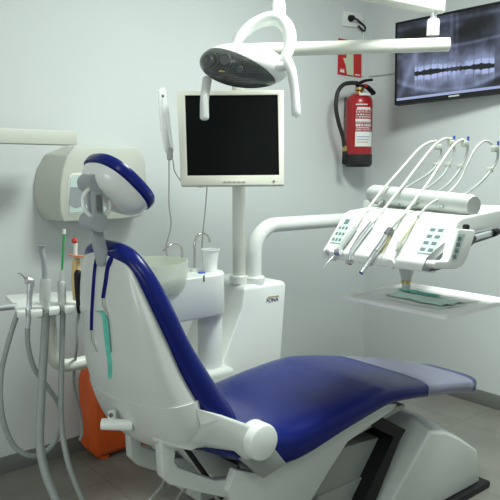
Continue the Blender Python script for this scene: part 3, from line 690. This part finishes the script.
mb.add(O+I+I2+B_,[(k,(k+1)%4,4+(k+1)%4,4+k) for k in range(4)]+[(4+k,4+(k+1)%4,8+(k+1)%4,8+k) for k in range(4)]+[(k,(k+1)%4,12+(k+1)%4,12+k) for k in range(4)]+[(12,13,14,15),(8,9,10,11)])
build('frame',mb,'black',tv)
# picture : fine grid with a colour attribute
NX,NY=230,130; sw=TW-2*fr; sh=TH-fr-.022
def h2(i,j):
    n_=math.sin(i*127.1+j*311.7)*43758.5453; return n_-math.floor(n_)
def vn(x,y):
    i,j=math.floor(x),math.floor(y); fx,fy=x-i,y-j; fx=fx*fx*(3-2*fx); fy=fy*fy*(3-2*fy)
    return (h2(i,j)*(1-fx)+h2(i+1,j)*fx)*(1-fy)+(h2(i,j+1)*(1-fx)+h2(i+1,j+1)*fx)*fy
def fbm(x,y): return .5*vn(x,y)+.3*vn(2.1*x+5,2.1*y)+.2*vn(4.3*x,4.3*y+9)
def gs(x,c,w): return math.exp(-((x-c)/w)**2)
def xray(u,v):
    c=.43; k=u-c; bite=.312-.12*k*k-.07*k
    dist=v-bite
    b=.25+.60*(fbm(u*6+1,v*5)-.45)+.16*(fbm(u*30,v*5)-.5)
    b+=.14*gs(dist,.02,.20)*gs(k,0,.33)
    b-=.26*gs(u,.13,.10)*gs(v,.80,.13)+.30*gs(u,.60,.13)*gs(v,.80,.10)
    b+=.22*gs(v,.60+.25*k*k,.018)*(abs(k)<.32)+.15*gs(v,.93,.03)
    b+=.16*gs(u,.415,.012)*(v>.45)+.10*gs(u,.455,.012)*(v>.5)
    jl=.06+1.1*k*k; b+=.16*gs(v,jl,.03); b-=.12*(v<jl-.03)
    b+=.22*gs(u-.08,.25*(v-.3),.03)*(v<.75)
    if abs(k)<.29:
        tw=.052 if abs(k)>.10 else .032; ph=(k+5)/tw; f_=abs(ph-math.floor(ph)-.5)*2; gp_=max(0,f_-.72)/.28; idt=h2(int(math.floor(ph)),3)
        gap=.017+.005*math.sin(k*34+1)+.010*min(1,abs(k)*6); mol=(1 if abs(k)>.08 else .6)*(.75+.5*vn(u*70,v*60)); gap+=.012*f_*f_
        up=dist-gap; dn=-dist-gap
        if 0<up<.06: b+=(.80*mol*(.7+.5*idt)*(1-.5*up/.07))*(1-.8*gp_)
        elif .06<=up<.22: b+=.20*(1-(up-.07)/.15)*(1-.5*gp_)*(.6+.8*vn(u*60,v*14))
        if 0<dn<.06: b+=(.75*mol*(.7+.5*idt)*(1-.5*dn/.07))*(1-.8*gp_)
        elif .06<=dn<.24: b+=.24*(1-(dn-.07)/.17)*(1-.5*gp_)*(.6+.8*vn(u*60,v*14))
        if abs(dist)<gap: b=.05+.14*(abs(k)<.05)
    if v<.035: b=.9
    return max(.02,min(1,b))
vs=[];cols=[]
for j in range(NY+1):
    for i in range(NX+1):
        vs.append(T(fr+sw*i/NX,.022+sh*j/NY,-.004)); g=xray(i/NX,j/NY); cols.append((g*.72,g*.80,g*1.05,1))
fs=[(j*(NX+1)+i,j*(NX+1)+i+1,(j+1)*(NX+1)+i+1,(j+1)*(NX+1)+i) for j in range(NY) for i in range(NX)]
me=bpy.data.meshes.new('screen_image'); off=wloc(tv); me.from_pydata([v-off for v in vs],[],fs)
ca=me.color_attributes.new('picture','FLOAT_COLOR','POINT')
for k_,c_k in enumerate(cols): ca.data[k_].color=c_k
sm=bpy.data.materials.new('lit_xray_screen'); sm.use_nodes=True; nt=sm.node_tree; b=nt.nodes['Principled BSDF']
an=nt.nodes.new('ShaderNodeVertexColor'); an.layer_name='picture'
pw=nt.nodes.new('ShaderNodeGamma'); pw.inputs['Gamma'].default_value=1.7; nt.links.new(an.outputs['Color'],pw.inputs['Color'])
nt.links.new(pw.outputs['Color'],b.inputs['Emission Color']); b.inputs['Emission Strength'].default_value=.7; b.inputs['Base Color'].default_value=(.01,.01,.012,1); b.inputs['Roughness'].default_value=.3
me.materials.append(sm); so=bpy.data.objects.new('screen_image',me); C.objects.link(so); so.parent=tv
lgp=T(TW*.44,.011,.001)
text_part('LG',.016,basis(lgp,tx,ty,tn),'maker_mark','ltgrey',tv) if False else build('maker_mark',MB().obox(T(.36,.011,.001),tx,ty,tn,.03,.004,.001),'ltgrey',tv)
build('wall_bracket',MB().tube([T(TW*.5,TH*.5,-.05),Vector((WX,T(TW*.5,TH*.5).y+.05,T(TW*.5,TH*.5).z))],.03,12),'black',tv)
# ---------------------------------------------------------------- fire extinguisher
ec=at(358,165,y=2.735); r=.083; zt_=at(360,100,y=2.735).z; eb=at(360,167,y=2.735).z
ex=thing('fire_extinguisher','red fire extinguisher with black base and hose hung near the wall corner','fire extinguisher',Vector((ec.x,2.735,eb)))
ec=Vector((ec.x,2.735,eb)); Hh=zt_-eb
build('cylinder',MB().lathe(ec,Z,[(0,.02),(r,.02),(r,Hh-.03),(r*.98,Hh-.005),(r*.88,Hh+.015),(r*.6,Hh+.032),(r*.28,Hh+.038),(0,Hh+.038)],40),'red',ex)
build('base_cup',MB().lathe(ec,Z,[(0,0),(r*.86,0),(r*1.0,.012),(r*1.03,.02),(r*1.03,.078),(0,.078)],40),'rubber',ex)
build('valve',MB().lathe(ec+Z*(Hh+.03),Z,[(0,0),(.02,0),(.02,.02),(.028,.03),(.028,.045),(.016,.05),(.016,.075),(0,.075)],20),'brass',ex)
vt=ec+Z*(Hh+.085)
build('carry_handle',MB().strip([vt-X*.02-Z*.01,vt+X*.03+Y*-.02,vt+X*.08-Z*.03-Y*.03,vt+X*.10-Z*.045-Y*.03],Y,.03,.020,3),'black',ex,.003)
build('squeeze_lever',MB().strip([vt-X*.03+Z*.005,vt+X*.02+Z*.03-Y*.02,vt+X*.075+Z*.04-Y*.03],Y,.028,.016,3),'black',ex,.003)
build('safety_pin',MB().lathe(vt+X*.02-Y*.03,-Y,[(0,0),(.010,0),(.010,.008),(0,.008)],14),'redtip',ex)
yy=2.70
build('hose',MB().tube([at(357,83,y=yy),at(350,83,y=yy),at(343,85,y=yy),at(337.5,93,y=yy),at(336,108,y=yy),at(339,124,y=yy),at(343,137,y=yy),at(344.5,148,y=yy)],.0125,14,5),'rubber',ex)
build('hose_ferrule',MB().tube([at(344.5,146,y=yy),at(344.8,151,y=yy)],.014,14),'brass',ex)
build('hose_nozzle',MB().tube([at(344.8,151,y=yy),at(345,164,y=yy)],[.014,.020],14),'black',ex,.003)
build('wall_hook',MB().box(ec.x-.03,ec.x+.03,2.80,2.834,eb+Hh-.10,eb+Hh+.02),'dgrey',ex)
def band(z0,z1,a0,a1,rr,m,name,par):
    n=18; R=[]
    for q_ in (0,1):
        R.append(None)
    vs=[];fs=[]
    for i in range(n+1):
        a=a0+(a1-a0)*i/n
        for z_ in (z0,z1): vs.append(ec+Vector((math.cos(a)*rr,math.sin(a)*rr,z_)))
    for i in range(n): fs.append((2*i,2*i+2,2*i+3,2*i+1))
    return build(name,MB().add(vs,fs),m,par)
view=math.atan2(-(ec.y),-(ec.x)) # angle from cylinder to the viewer
a0,a1=view-.25,view+1.25
lab=band(.125,.215,a0,a1,r+.0012,'paper','white_label',ex)
for k in range(3): band(.15+k*.016,.153+k*.016,a0+.15,a1-.5+k*.1,r+.0018,'bluemark' if k else 'redtip','label_line',lab)
for k,(z0,z1,s0,s1) in enumerate([(.235,.24,.05,1.2),(.25,.262,.1,.5),(.25,.262,.6,1.1),(.275,.292,.0,1.25),(.305,.335,.35,.55),(.305,.335,.7,.95),(.35,.362,.1,1.2),(.375,.382,.0,.9),(.39,.405,.05,.4),(.39,.405,.5,1.25),(.415,.423,.0,1.0)]):
    if z1<Hh-.03 and k not in (1,2,4,5): band(z0,z1,view-.25+s0,view-.25+s1,r+.0012,'pink','printed_line',ex)
text_part('POLVO',.034,basis(ec+Vector((math.cos(view+.45)*(r+.0015),math.sin(view+.45)*(r+.0015),.44)),Vector((-math.sin(view+.45),math.cos(view+.45),0)),Z,Vector((math.cos(view+.45),math.sin(view+.45),0))),'label_heading','pink',ex) if False else band(.432,.447,view-.02,view+.9,r+.0012,'pink','printed_line',ex)
# ---------------------------------------------------------------- wall sign, socket, wires
rr_=random.Random(7)
for row,(z0,z1) in enumerate(((.222,.229),(.246,.262),(.268,.272),(.30,.307),(.313,.322),(.330,.336),(.342,.350))):
    a=view-.22
    while a<view+1.0:
        w_=rr_.uniform(.04,.16); band(z0,z1,a,a+w_,r+.0014,'pink','printed_mark',ex); a+=w_+rr_.uniform(.03,.08)
yw=WY-.006
def W(px,py,y=yw): return at(px,py,y=y)
sg=thing('extinguisher_sign','red and white fire extinguisher sign above the extinguisher','sign',W(350,77))
build('sign_plate',MB().prism([W(338.8,38),W(361.5,43),W(361.5,77.5),W(338,74)],(0,.004,0)),'signred',sg)
yv=WY-.0075
build('white_panel',MB().prism([W(347,41,yv),W(353.5,42.5,yv),W(353.5,75.5,yv),W(347.2,74.5,yv),W(346,66,yv),W(343.2,58,yv),W(346.5,58,yv)],(0,.002,0)),'ivory',sg)
build('flame_mark',MB().prism([W(340,72,yv),W(341,68,yv),W(342.5,70.5,yv),W(344,68.5,yv),W(344.5,72.8,yv)],(0,.002,0)),'pink',sg)
build('text_line',MB().prism([W(355,74,yv),W(360,74.8,yv),W(360,76,yv),W(355,75.3,yv)],(0,.002,0)),'pink',sg)
sk=thing('wall_socket','white double socket plate with black plug, high near the corner','socket',W(353,27))
build('socket_plate',MB().prism([W(344,11,WY-.012),W(363,14,WY-.012),W(363,28,WY-.012),W(344,26,WY-.012)],(0,.012,0)),'paper',sk,.002)
pl=thing('power_plug','small black plug with short looping cord in the wall socket','plug',W(350,19))
build('plug_body',MB().lathe(W(350,18.5,WY-.012),-Y,[(0,0),(.020,0),(.020,.012),(.014,.03),(0,.032)],20),'black',pl)
build('cord',MB().tube([W(351,18.5,WY-.035),W(356,19,WY-.04),W(361,23,WY-.02),W(365,27,WY-.015),W(364,31,WY-.012),W(358.5,26,WY-.02)],.006,10,4),'black',pl)
tag(build('wall_conduit',MB().tube([at(363.5,28,y=WY-.008),at(363.5,76,y=WY-.008)],.004,8),'paper',None),'thin white cable running down the wall corner','cable')
tag(build('television_cable',MB().tube([at(363.7,77,x=WX-.006),at(394,73.5,x=WX-.006)],.004,8),'cable',None),'thin grey cable running across to the television','cable')
# ---------------------------------------------------------------- wall mounted housing and beam on the left
wh=thing('equipment_housing','large rounded cream housing with recessed window mounted on the back wall','wall equipment',at(95,222,y=2.80))
ywf=2.66
out=[(44,147),(75,146),(150,149),(160,180),(158,214),(120,217),(66,222),(52,221),(46,213),(41,197),(38.5,180),(39,162)]
front=[at(px,py,y=ywf) for px,py in [(72,147),(160,146),(164,214),(120,217),(63,222),(61,212),(60,190),(62,172),(66,156)]]
hh_=[(158,146,158),(75,146,75)]
F_=[at(px,py,y=ywf) for px,py in [(136,147),(74,146),(67,156),(63,170),(61,185),(60.5,200),(61,212),(64,222),(120,219),(140,217),(146,208),(147,190),(145,162),(141,151)]]
Bk=[at(px,py,y=WY-.002) for px,py in [(130,150),(66,146),(45,154),(37,168),(33.5,184),(34.5,200),(38,212),(44,220),(110,216),(130,214),(139,205),(141,190),(139,165),(135,154)]]
# keep the far side inside the wall plane
win=[at(px,py,y=ywf) for px,py in [(112,172),(73,173),(69.5,175.5),(68,180),(68,215),(112,211)]]
mb=MB(); mb.loft([Bk,F_],cap=True)
build('housing_shell',mb,'housing',wh,.006,3,ang=.45)
wi=[p-Y*.003 for p in win]
build('window_rim',MB().prism(wi,(0,.006,0)),'offwhite',wh,.002)
build('window_panel',MB().prism([at(px,py,y=ywf-.006) for px,py in [(112,174.5),(74,175),(70.5,178),(69.5,213),(112,209)]],(0,.004,0)),'keypad',wh)
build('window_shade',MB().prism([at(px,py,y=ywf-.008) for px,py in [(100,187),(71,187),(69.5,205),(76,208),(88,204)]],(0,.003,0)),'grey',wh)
bm2=[at(px,py,y=2.50) for px,py in [(-40,127.5),(77,131),(77,145),(-40,140)]]
bmz0=bm2[2].z; bmz1=bm2[1].z
tag(build('wall_beam',MB().box(-.8,bm2[1].x,2.50,2.60,bmz0-.0,bmz1),'housing',None,.003),'long cream horizontal beam ending above the rounded wall housing','wall arm')
# ---------------------------------------------------------------- orange case
oc=thing('tool_case','orange plastic tool case standing upright against the back wall','case',(1.42,2.70,0))
xL=at(83,455,z=0).x; 
def OC(px,py,y=2.66): return at(px,py,y=y)
yo=2.62
fr_=[(80,382),(88,373),(99,374),(107,386),(110,400),(110,438),(150,438),(150,450),(112,452),(90,457),(84,452),(82,430)]
sil=[at(px,py,y=yo) for px,py in [(82,384),(87,374.5),(101,374.5),(109,388),(111,400),(111,434),(150,434),(151,446),(146,451),(93,456),(84,449),(82,430)]]
zmin=.012
for p in sil: p.z=max(p.z,zmin)
xs=[p.x for p in sil]; 
x0c=min(xs)+.065
prof=[(x0c,.05),(x0c,.33),(x0c+.02,.375),(x0c+.30,.375),(x0c+.32,.33),(x0c+.32,.05),(x0c+.28,.012),(x0c+.03,.012)]
zc=at(95,373,y=2.66).z
prof=[(x,z*zc/.375) for x,z in prof]
build('case_body',MB().loft([[Vector((x0c+.16+(x-x0c-.16)*s_,yy_,zc/2+(z-zc/2)*s_)) for x,z in prof] for yy_,s_ in ((2.65,.86),(2.675,.99),(2.725,1.0),(2.73,.985),(2.735,1.0),(2.79,.99),(2.81,.88))]),'orange',oc,.004)
build('case_panel',MB().prism([Vector((x,2.643,z)) for x,z in ((x0c+.07,.06),(x0c+.26,.06),(x0c+.28,.10),(x0c+.28,zc-.08),(x0c+.24,zc-.05),(x0c+.09,zc-.05),(x0c+.06,zc-.09))],(0,.012,0)),'orange',oc,.004)
for xx in (x0c+.05,x0c+.25): build('foot',MB().box(xx,xx+.04,2.67,2.79,0,.014),'orange',oc,.002)
build('case_mark',MB().box(x0c+.205,x0c+.235,2.6405,2.643,.075,.09),'ink',oc)
build('rivet',MB().lathe(Vector((x0c+.12,2.643,zc*.8)),-Y,[(0,0),(.004,0),(.003,.003),(0,.003)],12),'paper',oc)
# ---------------------------------------------------------------- cables on floor beneath the chair
def fl(pts,r,label,m='cable'):
    return tag(build('floor_cable',MB().tube([at(px,py,z=z) for px,py,z in pts],r,10,5),m,None),label,'cable')
fl([(166,478,.24),(162,486,.14),(152,498,.02),(140,512,.0075),(120,530,.0075)],.0075,'thick pale cable trailing left from under the chair')
fl([(196,478,.24),(184,490,.13),(177,500,.03),(170,512,.0075),(160,530,.0075)],.0075,'pale cable trailing down beneath the folded armrest')
# ---------------------------------------------------------------- light
def area(name,loc,sx,sy,power,col,rot=(0,0,0)):
    l=bpy.data.lights.new(name,'AREA'); l.shape='RECTANGLE'; l.size=sx; l.size_y=sy; l.energy=power; l.color=col
    o=bpy.data.objects.new(name,l); C.objects.link(o); o.location=loc; o.rotation_euler=rot; return o
TINT=(.92,1.0,.94)
def ceiling_panel(x,y,power,label):
    c=thing('ceiling_light',label,'ceiling light',(x,y,CH-.03))
    build('light_frame',MB().box(x-.33,x+.33,y-.33,y+.33,CH-.03,CH),'white',c,.003)
    l=area('panel_light',(0,0,-.006),.6,.6,power,TINT); l.parent=c
ceiling_panel(1.85,1.15,62,'square white ceiling light panel above the chair')
ceiling_panel(-.1,-.3,12,'square white ceiling light panel nearer the entrance')
fw=MB()
for a,b,c,d in ((-.1,1.3,.95,1.0),(-.1,1.3,2.1,2.15),(-.1,-.05,1.0,2.1),(1.25,1.3,1.0,2.1),(.58,.62,1.0,2.1)): fw.box(X0,X0+.04,a,b,c,d)
struct('added_window',fw,'white',.003)  # unseen window frame, added to hold the side light
area('added_side_light',(X0+.045,.6,1.55),1.1,1.3,23,(.96,1.0,.99),(0,-PI/2,0))  # added low light from out of view, brightens tray and console front
w=bpy.data.worlds.new('World'); bpy.context.scene.world=w; w.use_nodes=True
w.node_tree.nodes['Background'].inputs[0].default_value=(.6,.66,.66,1); w.node_tree.nodes['Background'].inputs[1].default_value=.3
# ---------------------------------------------------------------- camera
cam=bpy.data.cameras.new('Camera'); co=bpy.data.objects.new('Camera',cam); C.objects.link(co)
cam.sensor_width=36; cam.sensor_fit='HORIZONTAL'; cam.lens=F_PX/500*36; cam.clip_start=.05
co.location=(0,0,CAM_H); co.rotation_euler=(PI/2-PITCH,0,YAW-PI/2)
sc_=bpy.context.scene; sc_.camera=co
sc_.view_settings.view_transform='Standard'; sc_.view_settings.look='None'; sc_.view_settings.gamma=1; sc_.view_settings.exposure=0.0; sc_.view_settings.use_curve_mapping=False
